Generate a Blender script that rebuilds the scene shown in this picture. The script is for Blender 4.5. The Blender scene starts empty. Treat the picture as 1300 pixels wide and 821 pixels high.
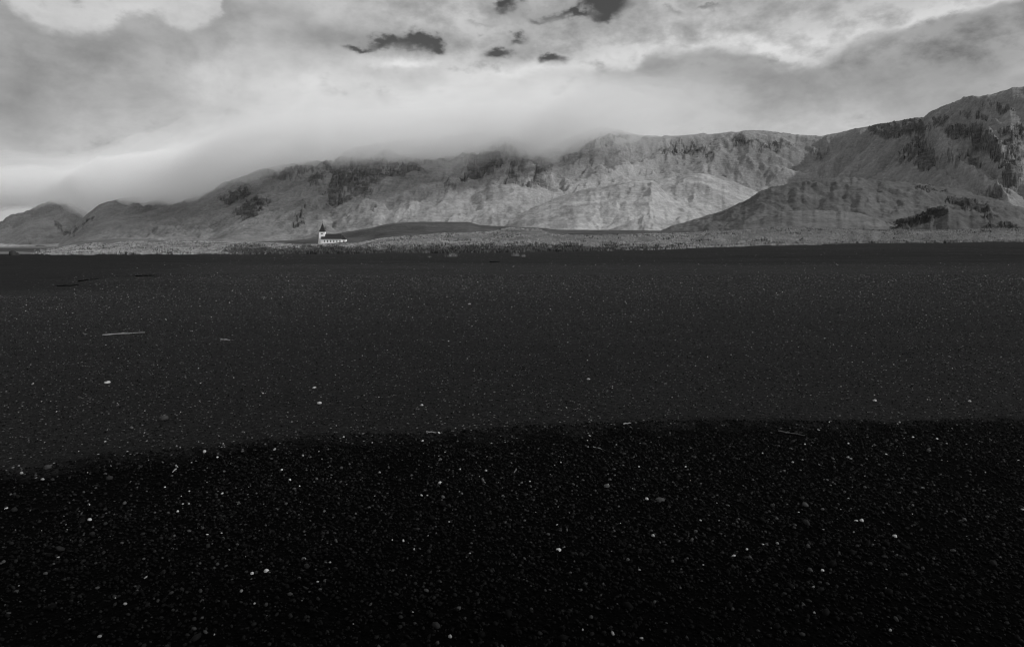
import bpy, math, random
import numpy as np
from mathutils import Vector, Matrix

random.seed(7)
RNG = np.random.default_rng(11)
C = bpy.context.scene.collection
SC = bpy.context.scene
FOC, CX, HY, EYE = 867.0, 650.0, 315.0, 1.8     # reference camera: focal length in photo pixels, centre, horizon row, eye height
R = math.radians

# ------------------------------------------------------------------ numpy noise
def _h(ix, iy, seed):
    n = (ix.astype(np.int64) * 374761393 + iy.astype(np.int64) * 668265263 + seed * 974634777) & 0x7fffffff
    n = ((n ^ (n >> 13)) * 1274126177) & 0x7fffffff
    n = n ^ (n >> 16)
    return (n & 0xffff) / 65535.0
def vnoise(x, y, seed=0):
    x = np.asarray(x, float); y = np.asarray(y, float)
    ix = np.floor(x); iy = np.floor(y); fx = x - ix; fy = y - iy
    ix = ix.astype(np.int64); iy = iy.astype(np.int64)
    fx = fx * fx * fx * (fx * (fx * 6 - 15) + 10); fy = fy * fy * fy * (fy * (fy * 6 - 15) + 10)
    a = _h(ix, iy, seed); b = _h(ix + 1, iy, seed); c = _h(ix, iy + 1, seed); d = _h(ix + 1, iy + 1, seed)
    return (a + (b - a) * fx) * (1 - fy) + (c + (d - c) * fx) * fy
def fbm(x, y, oct=4, seed=0, gain=.5, rid=False):
    s = 0; a = 1.0; t = 0
    for i in range(oct):
        n = vnoise(x * 2.03 ** i + 17.3 * i, y * 2.03 ** i - 9.1 * i, seed + i * 31) * 2 - 1
        if rid: n = 1 - 2 * np.abs(n)
        s = s + n * a; t += a; a *= gain
    return s / t
def sm(a, b, x):
    t = np.clip((x - a) / (b - a), 0, 1); return t * t * (3 - 2 * t)
def cur(pts):
    p = sorted(pts); xs = np.array([q[0] for q in p], float); ys = np.array([q[1] for q in p], float)
    m = np.zeros(len(xs)); d = np.diff(ys) / np.diff(xs)
    m[1:-1] = np.where(d[:-1] * d[1:] > 0, 2 * d[:-1] * d[1:] / (d[:-1] + d[1:] + 1e-12), 0); m[0] = d[0]; m[-1] = d[-1]
    def f(x):
        x = np.clip(x, xs[0], xs[-1]); i = np.clip(np.searchsorted(xs, x, 'right') - 1, 0, len(xs) - 2)
        h = xs[i + 1] - xs[i]; t = (x - xs[i]) / h
        return ((2*t**3-3*t*t+1)*ys[i] + (t**3-2*t*t+t)*h*m[i] + (-2*t**3+3*t*t)*ys[i+1] + (t**3-t*t)*h*m[i+1])
    return f

# ------------------------------------------------------------------ helpers
def tag(o, label=None, cat=None, group=None, kind=None):
    if label: o['label'] = label
    if cat: o['category'] = cat
    if group: o['group'] = group
    if kind: o['kind'] = kind
    return o
def mesh_np(name, V, F, mat, parent=None, smooth=True, attrs=None):
    """V (n,3), F (m,k) with constant k."""
    V = np.asarray(V, np.float32); F = np.asarray(F, np.int32)
    me = bpy.data.meshes.new(name); k = F.shape[1]
    me.vertices.add(len(V)); me.vertices.foreach_set('co', V.ravel())
    me.loops.add(F.size); me.loops.foreach_set('vertex_index', F.ravel())
    me.polygons.add(len(F)); me.polygons.foreach_set('loop_start', np.arange(0, F.size, k, dtype=np.int32))
    me.polygons.foreach_set('loop_total', np.full(len(F), k, np.int32))
    me.polygons.foreach_set('use_smooth', np.full(len(F), bool(smooth)))
    for an, av in (attrs or {}).items():
        a = me.attributes.new(an, 'FLOAT', 'POINT'); a.data.foreach_set('value', np.asarray(av, np.float32).ravel())
    me.update(); me.validate(); me.materials.append(mat)
    o = bpy.data.objects.new(name, me); C.objects.link(o)
    if parent: o.parent = parent
    return o
def grid_faces(nr, nc):
    i = np.arange(nr * nc).reshape(nr, nc)
    return np.stack([i[:-1, :-1], i[:-1, 1:], i[1:, 1:], i[1:, :-1]], -1).reshape(-1, 4)
class MB:
    def __init__(s): s.v = []; s.f = []
    def add(s, vs, fs):
        n = len(s.v); s.v += [tuple(v) for v in vs]; s.f += [tuple(i + n for i in f) for f in fs]; return s
    def box(s, x0, x1, y0, y1, z0, z1):
        v = [(x0,y0,z0),(x1,y0,z0),(x1,y1,z0),(x0,y1,z0),(x0,y0,z1),(x1,y0,z1),(x1,y1,z1),(x0,y1,z1)]
        return s.add(v, [(3,2,1,0),(4,5,6,7),(0,1,5,4),(1,2,6,5),(2,3,7,6),(3,0,4,7)])
    def build(s, name, mat, parent=None, smooth=False, bevel=0):
        me = bpy.data.meshes.new(name); me.from_pydata(s.v, [], s.f); me.update(); me.materials.append(mat)
        for p in me.polygons: p.use_smooth = smooth
        o = bpy.data.objects.new(name, me); C.objects.link(o)
        if parent: o.parent = parent
        if bevel:
            m = o.modifiers.new('bevel', 'BEVEL'); m.width = bevel; m.segments = 2
        return o
def empty(name, loc, rz=0):
    o = bpy.data.objects.new(name, None); C.objects.link(o); o.location = loc; o.rotation_euler = (0, 0, rz); return o

# ------------------------------------------------------------------ materials (all neutral greys: the photograph is black and white)
class NT:
    def __init__(s, tree): s.t = tree; s.n = tree.nodes; s.l = tree.links
    def new(s, typ, **kw):
        n = s.n.new(typ)
        for k, v in kw.items(): setattr(n, k, v)
        return n
    def put(s, sock, v):
        if isinstance(v, (int, float)): sock.default_value = v
        elif isinstance(v, (tuple, list)): sock.default_value = v
        else: s.l.new(v, sock)
    def m(s, op, a, b=None, c=None, clamp=False):
        n = s.new('ShaderNodeMath', operation=op, use_clamp=clamp)
        s.put(n.inputs[0], a)
        if b is not None: s.put(n.inputs[1], b)
        if c is not None: s.put(n.inputs[2], c)
        return n.outputs[0]
    def ss(s, x, a, b, lo=0.0, hi=1.0):
        n = s.new('ShaderNodeMapRange', interpolation_type='SMOOTHSTEP')
        s.put(n.inputs[0], x); n.inputs[1].default_value = a; n.inputs[2].default_value = b
        n.inputs[3].default_value = lo; n.inputs[4].default_value = hi; return n.outputs[0]
    def lin(s, x, a, b, lo, hi):
        n = s.new('ShaderNodeMapRange'); s.put(n.inputs[0], x); n.inputs[1].default_value = a; n.inputs[2].default_value = b
        n.inputs[3].default_value = lo; n.inputs[4].default_value = hi; return n.outputs[0]
    def noise(s, vec, scale, detail=4, rough=.55, dist=0):
        n = s.new('ShaderNodeTexNoise'); s.put(n.inputs['Vector'], vec)
        n.inputs['Scale'].default_value = scale; n.inputs['Detail'].default_value = detail
        n.inputs['Roughness'].default_value = rough; n.inputs['Distortion'].default_value = dist; return n.outputs[0]
    def mp(s, vec, scale=(1,1,1), rot=(0,0,0), loc=(0,0,0)):
        n = s.new('ShaderNodeMapping'); s.put(n.inputs[0], vec); n.inputs[3].default_value = scale
        n.inputs[2].default_value = rot; n.inputs[1].default_value = loc; return n.outputs[0]
    def attr(s, name): n = s.new('ShaderNodeAttribute', attribute_name=name); return n.outputs['Fac']
    def grey(s, v):
        n = s.new('ShaderNodeCombineColor')
        for i in range(3): s.put(n.inputs[i], v)
        return n.outputs[0]
    def bump(s, h, strength, dist):
        n = s.new('ShaderNodeBump'); s.put(n.inputs['Height'], h); n.inputs['Strength'].default_value = strength
        n.inputs['Distance'].default_value = dist; return n.outputs[0]
def newmat(name):
    m = bpy.data.materials.new(name); m.use_nodes = True; nt = NT(m.node_tree); nt.n.clear()
    out = nt.new('ShaderNodeOutputMaterial'); b = nt.new('ShaderNodeBsdfPrincipled')
    nt.l.new(b.outputs[0], out.inputs[0]); return m, nt, b
def simple(name, v, rough=.8, var=.25, scale=3, spec=.3, metal=0):
    m, nt, b = newmat(name)
    tc = nt.new('ShaderNodeTexCoord')
    n = nt.noise(tc.outputs['Object'], scale, 5)
    nt.l.new(nt.grey(nt.lin(n, .25, .75, v * (1 - var), v * (1 + var))), b.inputs['Base Color'])
    b.inputs['Roughness'].default_value = rough; b.inputs['Specular IOR Level'].default_value = spec; b.inputs['Metallic'].default_value = metal
    nt.l.new(nt.bump(n, .3, .01), b.inputs['Normal']); return m

# shoreline of the wet gravel: Y as a function of X (metres)
WET = [(-14, 5.0), (-4.2, 5.62), (-3.6, 5.92), (-3.15, 6.07), (-2.55, 6.32), (-1.89, 6.56), (-1.3, 6.62), (-.69, 6.70), (.4, 6.98), (1.2, 7.10), (2.07, 7.19), (3.7, 7.16), (5.4, 7.26), (14, 7.4)]
wet_f = cur(WET)
def wet_y(X): return wet_f(X) + fbm(X * 1.5, X * 0 + 3, 3, 5) * .10

# ------------------------------------------------------------------ beach height
E_f = cur([(-900, -.3), (0, .0), (300, .15), (400, .35), (600, .6), (700, .9), (800, 1.4), (870, 1.75), (950, 2.5), (1100, 3.2), (1300, 3.75), (1700, 4.2), (2300, 4.2)])
def z_beach(X, Y):
    Ys = np.maximum(Y, 4.0); u = CX + FOC * X / Ys
    t = sm(72, 200, Y)
    z = E_f(u) * t * (.75 + .25 * t)
    z = z + .22 * np.exp(-((Y - 84 - X * .03) / 5.5) ** 2) * sm(640, 900, u) + .3 * np.exp(-((Y - 112 + X * .06) / 7) ** 2) * sm(700, 1000, u)
    far = sm(8, 60, Y)
    z = z + fbm(X / 9, Y / 5, 4, 3) * .10 * far + fbm(X / 2.1, Y / 1.3, 4, 8) * (.012 + .02 * far)
    z = z - .045 * (1 - sm(-.35, .10, Y - wet_y(X))) - .012 * np.clip(6 - Y, 0, 40)
    return z

# ------------------------------------------------------------------ terrain beyond the beach: dunes, low hills and mountains
def crest(pts): return cur(pts)
D_c = crest([(-900, 318), (-100, 318), (0, 317.6), (61, 316), (89, 309.5), (114, 306), (152, 303.7), (193, 305), (254, 306.5), (304, 308), (340, 308.5), (400, 311), (450, 309.5), (480, 303), (520, 300), (560, 297), (620, 295), (650, 290), (680, 291.5), (705, 298), (780, 299), (830, 297), (880, 295), (920, 293), (960, 289.5), (1000, 288), (1060, 290), (1130, 292), (1300, 290), (1700, 288), (2300, 288)])
D_C = cur([(-900, 420), (300, 420), (420, 330), (2300, 330)])
K_c = crest([(-900, 318), (280, 313), (330, 307), (388, 303.5), (404, 301), (438, 294.6), (468, 290), (488, 285), (515, 282), (530, 281.5), (594, 282), (609, 285.3), (652, 288), (690, 289.6), (708, 291.6), (779, 292), (825, 292.6), (900, 293.5), (1000, 291), (1300, 291), (2300, 290)])
A_c = crest([(-900, 300), (-300, 298), (-60, 291), (0, 282.5), (10, 276), (25, 270), (45, 262), (60, 254), (75, 247), (95, 243), (110, 244), (140, 247), (190, 243), (260, 230), (330, 230), (420, 240), (520, 260), (600, 300), (2300, 314)])
B_c = crest([(-900, 318), (50, 318), (75, 306), (92, 290), (110, 272), (130, 259), (160, 251), (200, 248), (240, 246), (262, 243), (285, 232), (310, 222), (330, 214.5), (360, 209.5), (398, 204), (410, 205.5), (420, 205), (430, 198), (440, 189), (480, 183), (520, 178), (560, 175), (600, 173), (640, 166), (665, 172), (700, 179), (730, 170), (765, 162.5), (790, 166), (820, 172), (850, 172.5), (870, 171.5), (893, 169), (905, 170), (930, 167.5), (965, 165.5), (1000, 169), (1040, 172.8), (1060, 169), (1080, 164), (1115, 158.5), (1135, 154.5), (1150, 150.5), (1172, 147.5), (1180, 142), (1197, 134), (1206, 131.5), (1225, 124), (1250, 121), (1280, 113), (1300, 109), (1400, 92), (1600, 80), (2300, 80)])
B_C = cur([(-900, 2200), (60, 2200), (400, 2000), (640, 2100), (800, 2350), (900, 2460), (1000, 2400), (1060, 2260), (1120, 2070), (1200, 1750), (1300, 1450), (2300, 1350)])
B_F = cur([(-900, 1500), (300, 1150), (640, 1150), (1000, 1400), (1100, 1150), (1200, 950), (1300, 850), (2300, 800)])
E_c = crest([(-900, 318), (560, 314), (600, 297), (642, 281), (678, 262), (711, 248), (749, 238), (779, 233.5), (810, 229.5), (827, 229), (845, 244), (858, 253), (885, 261), (911, 268), (935, 285), (970, 316), (2300, 318)])
M_c = crest([(-900, 318), (700, 300), (760, 250), (810, 236), (850, 225), (881, 220), (911, 222), (937, 231), (970, 245), (1010, 270), (1050, 310), (2300, 318)])
G_c = crest([(-900, 318), (800, 314), (835, 296), (851, 288), (883, 277), (916, 267.5), (948, 253), (967, 241), (997, 234), (1031, 228), (1060, 226), (1085, 225), (1110, 228.5), (1164, 232), (1210, 238), (1254, 248), (1300, 262), (1400, 280), (2300, 300)])
H_c = crest([(-900, 318), (880, 312), (925, 293), (960, 279), (1000, 269), (1040, 266.5), (1090, 270), (1125, 280), (1150, 294), (1190, 314), (2300, 318)])
J_c = crest([(-900, 318), (1080, 316), (1130, 290), (1170, 270), (1200, 262), (1235, 264), (1252, 268), (1262, 286), (1275, 296), (1300, 296), (2300, 318)])
prof_b = cur([(0, 0), (.15, .045), (.35, .18), (.55, .40), (.72, .62), (.84, .82), (.93, .95), (1, 1)])
prof_s = cur([(0, 0), (.3, .16), (.6, .5), (.85, .88), (1, 1)])
def mass(u, Y, cf, Cd, Fd, prof, back=.5, keep=.0, bl=.6, wob=0, seed=0, warp=0):
    Cd = Cd(u) if callable(Cd) else Cd; Fd = Fd(u) if callable(Fd) else Fd
    if warp: Fd = Fd * (1 + warp * fbm(u / 40, u * 0, 3, seed)); Cd = Cd * (1 + .25 * warp * fbm(u / 22, u * 0, 3, seed + 9))
    H = EYE + (HY - cf(u)) / FOC * Cd
    if wob: H = H + wob * fbm(u / 9, u * 0, 3, seed + 3)
    t = (Y - Fd) / (Cd - Fd)
    z = H * prof(np.clip(t, 0, 1))
    q = np.clip((Y - Cd) / (Cd * bl), 0, 1)
    z = z * (1 - back * q * (2 - q)) 
    return np.where(t > 0, z, -5 + t * 30), t, H
def terrain(X, Y):
    u = CX + FOC * X / Y
    base = E_f(u) + (3.0 - E_f(u)) * sm(230, 600, Y)
    base = np.where(Y < 200, z_beach(X, Y), base + .1*0)
    z = base; who = np.zeros_like(z)
    def smax(z, z2, who, k, w):
        h = np.clip(.5 + .5 * (z2 - z) / w, 0, 1)
        return z + (z2 - z) * h + w * h * (1 - h) * .5, np.where(z2 > z, k, who)
    dn = fbm(X / 16, Y / 16, 4, 21) * 1.0 * sm(205, 250, Y)
    z2, t, H = mass(u, Y, D_c, D_C, lambda q: 199. + 46 * np.clip(fbm(q / 45, q * 0, 3, 330), 0, 1), prof_s, back=.8, bl=.35); z, who = smax(z, z2 + dn * .7, who, 1, .5)
    z2, t, H = mass(u, Y, K_c, 720., 470., prof_s, back=.8, bl=.5, wob=.3, seed=40)
    z2 = z2 + fbm(X / 40, Y / 60, 4, 25) * 1.6 * sm(0, .2, t) * (1 - sm(.8, 1, t)); z, who = smax(z, z2, who, 2, .6)
    # far left mountain
    z2, t, H = mass(u, Y, A_c, 3600., 2450., prof_b, back=.3, warp=.08, seed=50)
    s = u + 95 * (1 - np.clip(t, 0, 1)); w = np.clip(t, 0, 1); w = (w * (1 - w ** 5)) ** .8
    g = -40 * fbm(s / 60, t, 2, 55) - 16 * fbm(X / 180, Y / 240, 4, 56)
    z2 = z2 + g * w * 1.3; z, who = smax(z, z2, who, 3, 4)
    # main range
    z2, t, H = mass(u, Y, B_c, B_C, B_F, prof_b, back=.25, bl=.5, wob=2.5, seed=60, warp=.025)
    tc = np.clip(t, 0, 1); w = (tc * (1 - tc ** 6)) ** .8
    skew = cur([(-900, 110), (330, 110), (500, 70), (620, 105), (800, 115), (900, 50), (960, -45), (1030, -60), (1085, 60), (1150, 100), (1200, -40), (1260, -90), (1400, -100), (2300, -100)])(u)
    s = u + skew * (1 - tc)
    wx = fbm(X / 150, Y / 150, 4, 62); wy = fbm(X / 60, Y / 60, 4, 63)
    s = s + wx * 26 + wy * 6
    calm = 1 - .9 * np.exp(-((u - 960) / 90) ** 2)
    big = fbm(s / 75 + .4 * fbm(X / 300, Y / 300, 3, 67), tc * 1.6, 3, 61) * 45
    msk = np.clip(.5 + 1.3 * fbm(s / 45, tc * 2.2 + u / 90, 3, 64), .05, 1.2)
    gul = 0; fin = 0
    up = sm(.35, .85, tc)
    hum = fbm(X / 140, Y / 190, 5, 75) * 34 + fbm(X / 30, Y / 40, 4, 76, rid=True) * 6
    shelf = fbm(u / 60, (z2 + wy * 25) / 22, 4, 77) * 9 * up
    z2 = z2 + (big * .7 * calm - gul * (.3 + .8 * up) * calm - fin * (.3 + 1.0 * up) * calm + hum + shelf) * w * (H / 330)
    pyb = HY - (z2 - EYE) / Y * FOC
    pu = cur([(100, 1160), (150, 1182), (165, 1190), (200, 1212), (225, 1248), (265, 1290), (320, 1330)])(pyb)
    z2 = z2 + (13 * np.exp(-((u - pu) / 7) ** 2) - 20 * np.exp(-((u - pu - 30) / 10) ** 2) * sm(150, 185, pyb) + 12 * np.exp(-((u - pu - 62) / 9) ** 2) - 14 * np.exp(-((u - pu + 24) / 9) ** 2)) * w * 1.2 * sm(140, 165, pyb)
    rk = rock_mask(u, pyb, X, Y)
    z2 = z2 + rk * w * (fbm(X / 26, (Y * .5 + z2) / 20, 5, 71, rid=True) * 15)
    z, who = smax(z, z2, who, 4, 4)
    # spurs and foothills in front of the main range
    for k, (cf, cd, fd, sd, amp, sk) in enumerate([(M_c, 1950., 1350., 80, 7, -60), (E_c, 1550., 1000., 85, 6, 140), (G_c, 1120., 700., 90, 7, 60), (H_c, 820., 560., 95, 3, -60), (J_c, 760., 600., 99, 7, -40)]):
        z2, t, H = mass(u, Y, cf, cd, fd, prof_s, back=.55, bl=.5, wob=1.2, seed=sd, warp=.05)
        tc = np.clip(t, 0, 1); w = (tc * (1 - tc ** 5)); s = (np.sqrt((u - 828) ** 2 + 900) * (1.3 + .3 * np.tanh((u - 828) / 40)) - 140 * (1 - tc)) if k == 1 else u + sk * (1 - tc)
        s = s + 16 * fbm(X / 70, Y / 90, 3, sd + 2)
        z2 = z2 - (fbm(s / 50, tc, 3, sd + 4) * amp * 1.5 + fbm(X / 55, Y / 70, 5, sd + 6) * amp * 1.6 + fbm(X / 14, Y / 20, 4, sd + 7) * amp * .4) * w
        if k in (2, 4): z2 = z2 + fbm(X / 22, Y / 26, 5, sd + 9, rid=True) * amp * .7 * w
        z, who = smax(z, z2, who, 5 + k, 3)
    return z, who, u

def erode(X, Y, gx, gy, wave=120., octs=5, gain=.47):
    """branching gullies: bands that run down the slope, each finer set steered by the coarser one"""
    H = np.zeros_like(X); fine = np.zeros_like(X); amp = 1.0; dx = gx.copy(); dy = gy.copy()
    for o in range(octs):
        f = 1.0 / (wave * .5 ** o); m = np.sqrt(dx * dx + dy * dy) + 1e-6
        px_, py_ = -dy / m, dx / m                       # across the slope
        sx_ = X * f; sy_ = Y * f; ix = np.floor(sx_); iy = np.floor(sy_)
        h = np.zeros_like(X); hd = np.zeros_like(X); W = np.zeros_like(X)
        for i in (-1, 0, 1):
            for j in (-1, 0, 1):
                cx = ix + i; cy = iy + j; a = cx.astype(np.int64); b = cy.astype(np.int64)
                qx = sx_ - cx - _h(a, b, 500 + o); qy = sy_ - cy - _h(a, b, 600 + o)
                w = np.exp(-(qx * qx + qy * qy) * 2.2); ph = (qx * px_ + qy * py_) * 6.2832 * .95 + _h(a, b, 700 + o) * 2.5
                h += np.cos(ph) * w; hd += np.sin(ph) * w; W += w
        h /= W; hd /= W; sl = np.clip(m * 1.6, 0, 1)
        hh = 1 - np.sqrt(np.clip(1 - h, 0, 2) / 2) * 2 if o < 3 else h
        H += hh * amp * sl
        if o >= 2: fine += h * (.8 if o < 4 else 1.1)
        k = 1.1 * amp * hd
        dx = dx - px_ * k; dy = dy - py_ * k; amp *= gain
    return H, fine
# rock outcrops: (centre px, centre py, half length, half width, tilt deg, strength) read off the reference view, kept as places on the mountain
ROCK = [(299,246,22,8,25,1),(320,260,26,11,18,1),(372,216,38,7,8,.8),(405,222,16,12,20,.6),(425,212,14,26,0,.9),(455,222,34,24,0,1),(478,205,28,14,0,1),(430,247,24,12,10,.8),(505,212,34,11,5,1),(540,200,20,7,10,.5),
        (578,197,22,8,12,.9),(600,213,40,8,38,1),(625,196,34,8,30,1),(592,222,22,7,25,.8),(640,184,26,14,0,1),(628,213,12,5,0,.8),(655,216,14,10,20,.9),(683,202,20,9,0,1),(655,198,30,12,0,.7),(688,220,12,18,-30,.8),(678,228,14,6,15,.7),(715,190,30,9,8,.7),(765,175,45,8,0,.7),
        (870,184,38,9,0,.7),(895,195,16,7,0,.5),(940,178,26,7,0,.6),(985,184,26,6,0,.7),(1040,190,16,6,20,.5),(1130,163,26,8,-5,1),(1160,158,24,8,-8,1),(1168,195,26,17,-10,1),(1150,190,10,14,-20,1),(1195,150,10,8,0,1),(1165,174,14,6,0,.9),(1225,165,40,9,-8,.8),(1250,178,30,9,-15,.9),(1285,205,12,36,0,1.3),(1262,190,16,7,-30,.9),(1290,165,18,12,0,.9),(1240,205,20,5,-40,.5),(1215,200,16,6,-30,.5),(1268,240,14,10,20,.8),(1240,145,40,5,-10,.5),(1275,135,30,5,-14,.5),
        (1160,279,34,7,12,.9),(1190,270,20,8,20,.8),(1232,258,30,8,-10,.8),(1257,275,5,18,8,1.2),(1275,287,20,4,0,1.1),(1185,240,24,4,-6,.6),(88,296,6,5,0,.9),(76,286,12,3,-50,.9),(98,287,12,2.5,35,.9),(112,280,18,3,38,.9),(385,270,4,22,-3,.7),(376,275,3,16,4,.5)]
def rock_mask(u, py, X, Y):
    n1 = fbm(u / 9, py / 5, 4, 5) ; n2 = fbm(u / 4, py / 2.5, 3, 15)
    n3 = fbm(X / 14, Y / 18, 4, 16)
    m = np.zeros_like(u)
    uu = u + n1 * 9 ; pp = py + n2 * 4
    for cx, cy, a, b, tl, st in ROCK:
        c, s = math.cos(R(tl)), math.sin(R(tl)); dx = uu - cx; dy = -(pp - cy)
        p = (dx * c + dy * s) / a; q = (-dx * s + dy * c) / b
        m = np.maximum(m, st * np.clip(1.25 - np.sqrt(p * p + q * q), 0, 1))
    return sm(.22, .42, m * (.75 + .9 * n1 + .9 * n2) + .35 * n3 * (m > 0)) * np.clip(m * 1.6 + .25, 0, 1.05)

def build_terrain():
    us = np.concatenate([np.arange(-900, -60, 14), np.arange(-60, 1360, 1.0), np.arange(1360, 2201, 14)])
    def part(name, Ys, mat):
        U, YY = np.meshgrid(us, Ys); X = (U - CX) / FOC * YY
        Z, who, u = terrain(X, YY)
        Z = Z - .06 * (YY < 200)
        py = HY - (Z - EYE) / YY * FOC; er = np.zeros_like(Z); fine = np.zeros_like(Z)
        if name == 'hills':
            aa = (U - CX) / FOC; dza = np.gradient(Z, axis=1) / np.gradient(aa, axis=1); dzY = np.gradient(Z, axis=0) / np.gradient(YY, axis=0)
            gx = dza / YY; gy = dzY - dza * aa / YY
            for _ in range(10):
                gx[1:-1] = (gx[:-2] + gx[1:-1] * 2 + gx[2:]) / 4; gy[1:-1] = (gy[:-2] + gy[1:-1] * 2 + gy[2:]) / 4
                gx[:, 1:-1] = (gx[:, :-2] + gx[:, 1:-1] * 2 + gx[:, 2:]) / 4; gy[:, 1:-1] = (gy[:, :-2] + gy[:, 1:-1] * 2 + gy[:, 2:]) / 4
            mg = np.sqrt(gx * gx + gy * gy)
            bias = cur([(-900, .9), (330, 1.0), (420, 1.3), (620, 1.6), (840, 1.5), (905, .6), (960, -.8), (1030, -.8), (1085, 1.0), (1150, 1.3), (1185, 0), (1215, -1.2), (1300, -1.4), (2300, -.8)])(u)
            bias = np.where((who == 6) | (who == 5), np.tanh((828 - u) / 70) * 1.3, np.where(who >= 7, -.9 + .5 * fbm(X / 200, YY / 200, 3, 715), np.where(who == 3, .9, bias)))
            er, fine = erode(X, YY, gx + bias * mg, gy)
            q = np.where(who == 4, 24.0 * (1 - .45 * np.exp(-((u - 960) / 80) ** 2)) * (.62 - .16 * sm(1120, 1200, u) + .33 * sm(250, 200, py) * sm(1160, 1080, u)), np.where(who == 3, 17., np.where(who == 5, 8., np.where(who == 6, 6.5, np.where(who == 7, 6., np.where(who == 9, 5., np.where(who == 8, 2.5, 0)))))))
            q = q * sm(.02, .25, mg) * np.clip(.75 + .9 * fbm(X / 260, YY / 260, 3, 710), .15, 1.4)
            cd = np.where(who == 4, B_C(u), 1e9); q = q * np.where(who == 4, 1 - .75 * sm(.93, 1.0, YY / cd), 1) * (YY < 4000)
            rk = np.where(who >= 3, rock_mask(u, py, X, YY), 0)
            Z = Z + er * q
            st_h = 13.0; zz = (Z + 10 * fbm(X / 80, YY / 80, 3, 720)) / st_h; fr = zz - np.floor(zz)
            Z = Z + rk * (sm(.25, .75, fr) - fr) * st_h * .8 + rk * fbm(X / 9, YY / 12, 3, 730, rid=True) * 2.5
        # ground cover tone: dry pale grass, darker turf, bare basalt
        a = np.full_like(Z, .13)
        lo = fbm(X / 90, YY / 130, 4, 200)
        st = fbm((u + (py - 250) * 1.55 * np.where(u < 860, 1, -.6)) / 7, py / 45, 4, 210)
        a = np.where(who == 3, .125 + .02 * lo, a)
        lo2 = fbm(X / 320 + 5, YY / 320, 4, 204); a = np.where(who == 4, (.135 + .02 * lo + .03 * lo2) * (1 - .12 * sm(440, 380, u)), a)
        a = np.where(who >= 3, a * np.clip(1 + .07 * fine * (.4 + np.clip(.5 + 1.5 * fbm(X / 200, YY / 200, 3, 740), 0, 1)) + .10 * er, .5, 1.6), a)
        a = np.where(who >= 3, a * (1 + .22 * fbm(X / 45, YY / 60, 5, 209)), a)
        puq = cur([(100, 1160), (150, 1182), (165, 1190), (200, 1212), (225, 1248), (265, 1290), (320, 1330)])(py)
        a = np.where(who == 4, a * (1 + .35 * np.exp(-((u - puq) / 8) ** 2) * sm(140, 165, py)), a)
        # paler ground with scree streaks running down the spur above the field
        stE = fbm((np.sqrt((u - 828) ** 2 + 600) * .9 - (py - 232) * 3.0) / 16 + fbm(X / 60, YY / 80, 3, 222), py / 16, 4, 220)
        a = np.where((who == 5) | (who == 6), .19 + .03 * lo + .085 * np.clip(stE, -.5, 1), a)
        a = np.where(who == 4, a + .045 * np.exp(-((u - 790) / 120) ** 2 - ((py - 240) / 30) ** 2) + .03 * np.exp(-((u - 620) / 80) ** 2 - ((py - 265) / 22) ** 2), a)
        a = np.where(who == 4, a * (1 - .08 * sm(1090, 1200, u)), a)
        a = np.where(who == 7, .085 + .02 * lo + .02 * np.clip(fbm(u / 30, py / 6, 4, 230), -1, 1), a)
        a = np.where(who == 8, .095 + .02 * lo + .02 * fbm(u / 30, py / 3, 3, 233), a)
        a = np.where(who == 9, .07 + .03 * fbm(X / 12, YY / 16, 4, 240), a)
        a = np.where(who == 2, .066 + .03 * fbm(X / 30, YY / 26, 4, 250), a)
        a = np.where(who == 1, .07 + .03 * fbm(X / 8, YY / 12, 4, 260), a)
        a = np.where(who == 1, a + .05, a)
        a = np.where(who == 0, np.where(YY > 450, .13 + .03 * lo, .05), a)
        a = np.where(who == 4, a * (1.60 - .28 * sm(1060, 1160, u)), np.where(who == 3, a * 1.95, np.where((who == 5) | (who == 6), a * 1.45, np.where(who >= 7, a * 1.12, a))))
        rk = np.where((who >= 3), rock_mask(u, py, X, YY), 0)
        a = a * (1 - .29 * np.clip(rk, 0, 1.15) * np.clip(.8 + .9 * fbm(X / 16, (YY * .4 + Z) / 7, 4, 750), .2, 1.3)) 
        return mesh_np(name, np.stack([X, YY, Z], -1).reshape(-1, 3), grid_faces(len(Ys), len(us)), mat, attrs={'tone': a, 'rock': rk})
    d = part('dunes', np.concatenate([np.arange(198, 260, 1.0), np.arange(260, 470, 2.0)]), M_TERR)
    tag(d, kind='structure')
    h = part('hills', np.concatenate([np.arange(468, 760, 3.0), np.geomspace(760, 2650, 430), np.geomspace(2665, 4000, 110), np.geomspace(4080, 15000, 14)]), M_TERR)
    tag(h, kind='structure')

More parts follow.
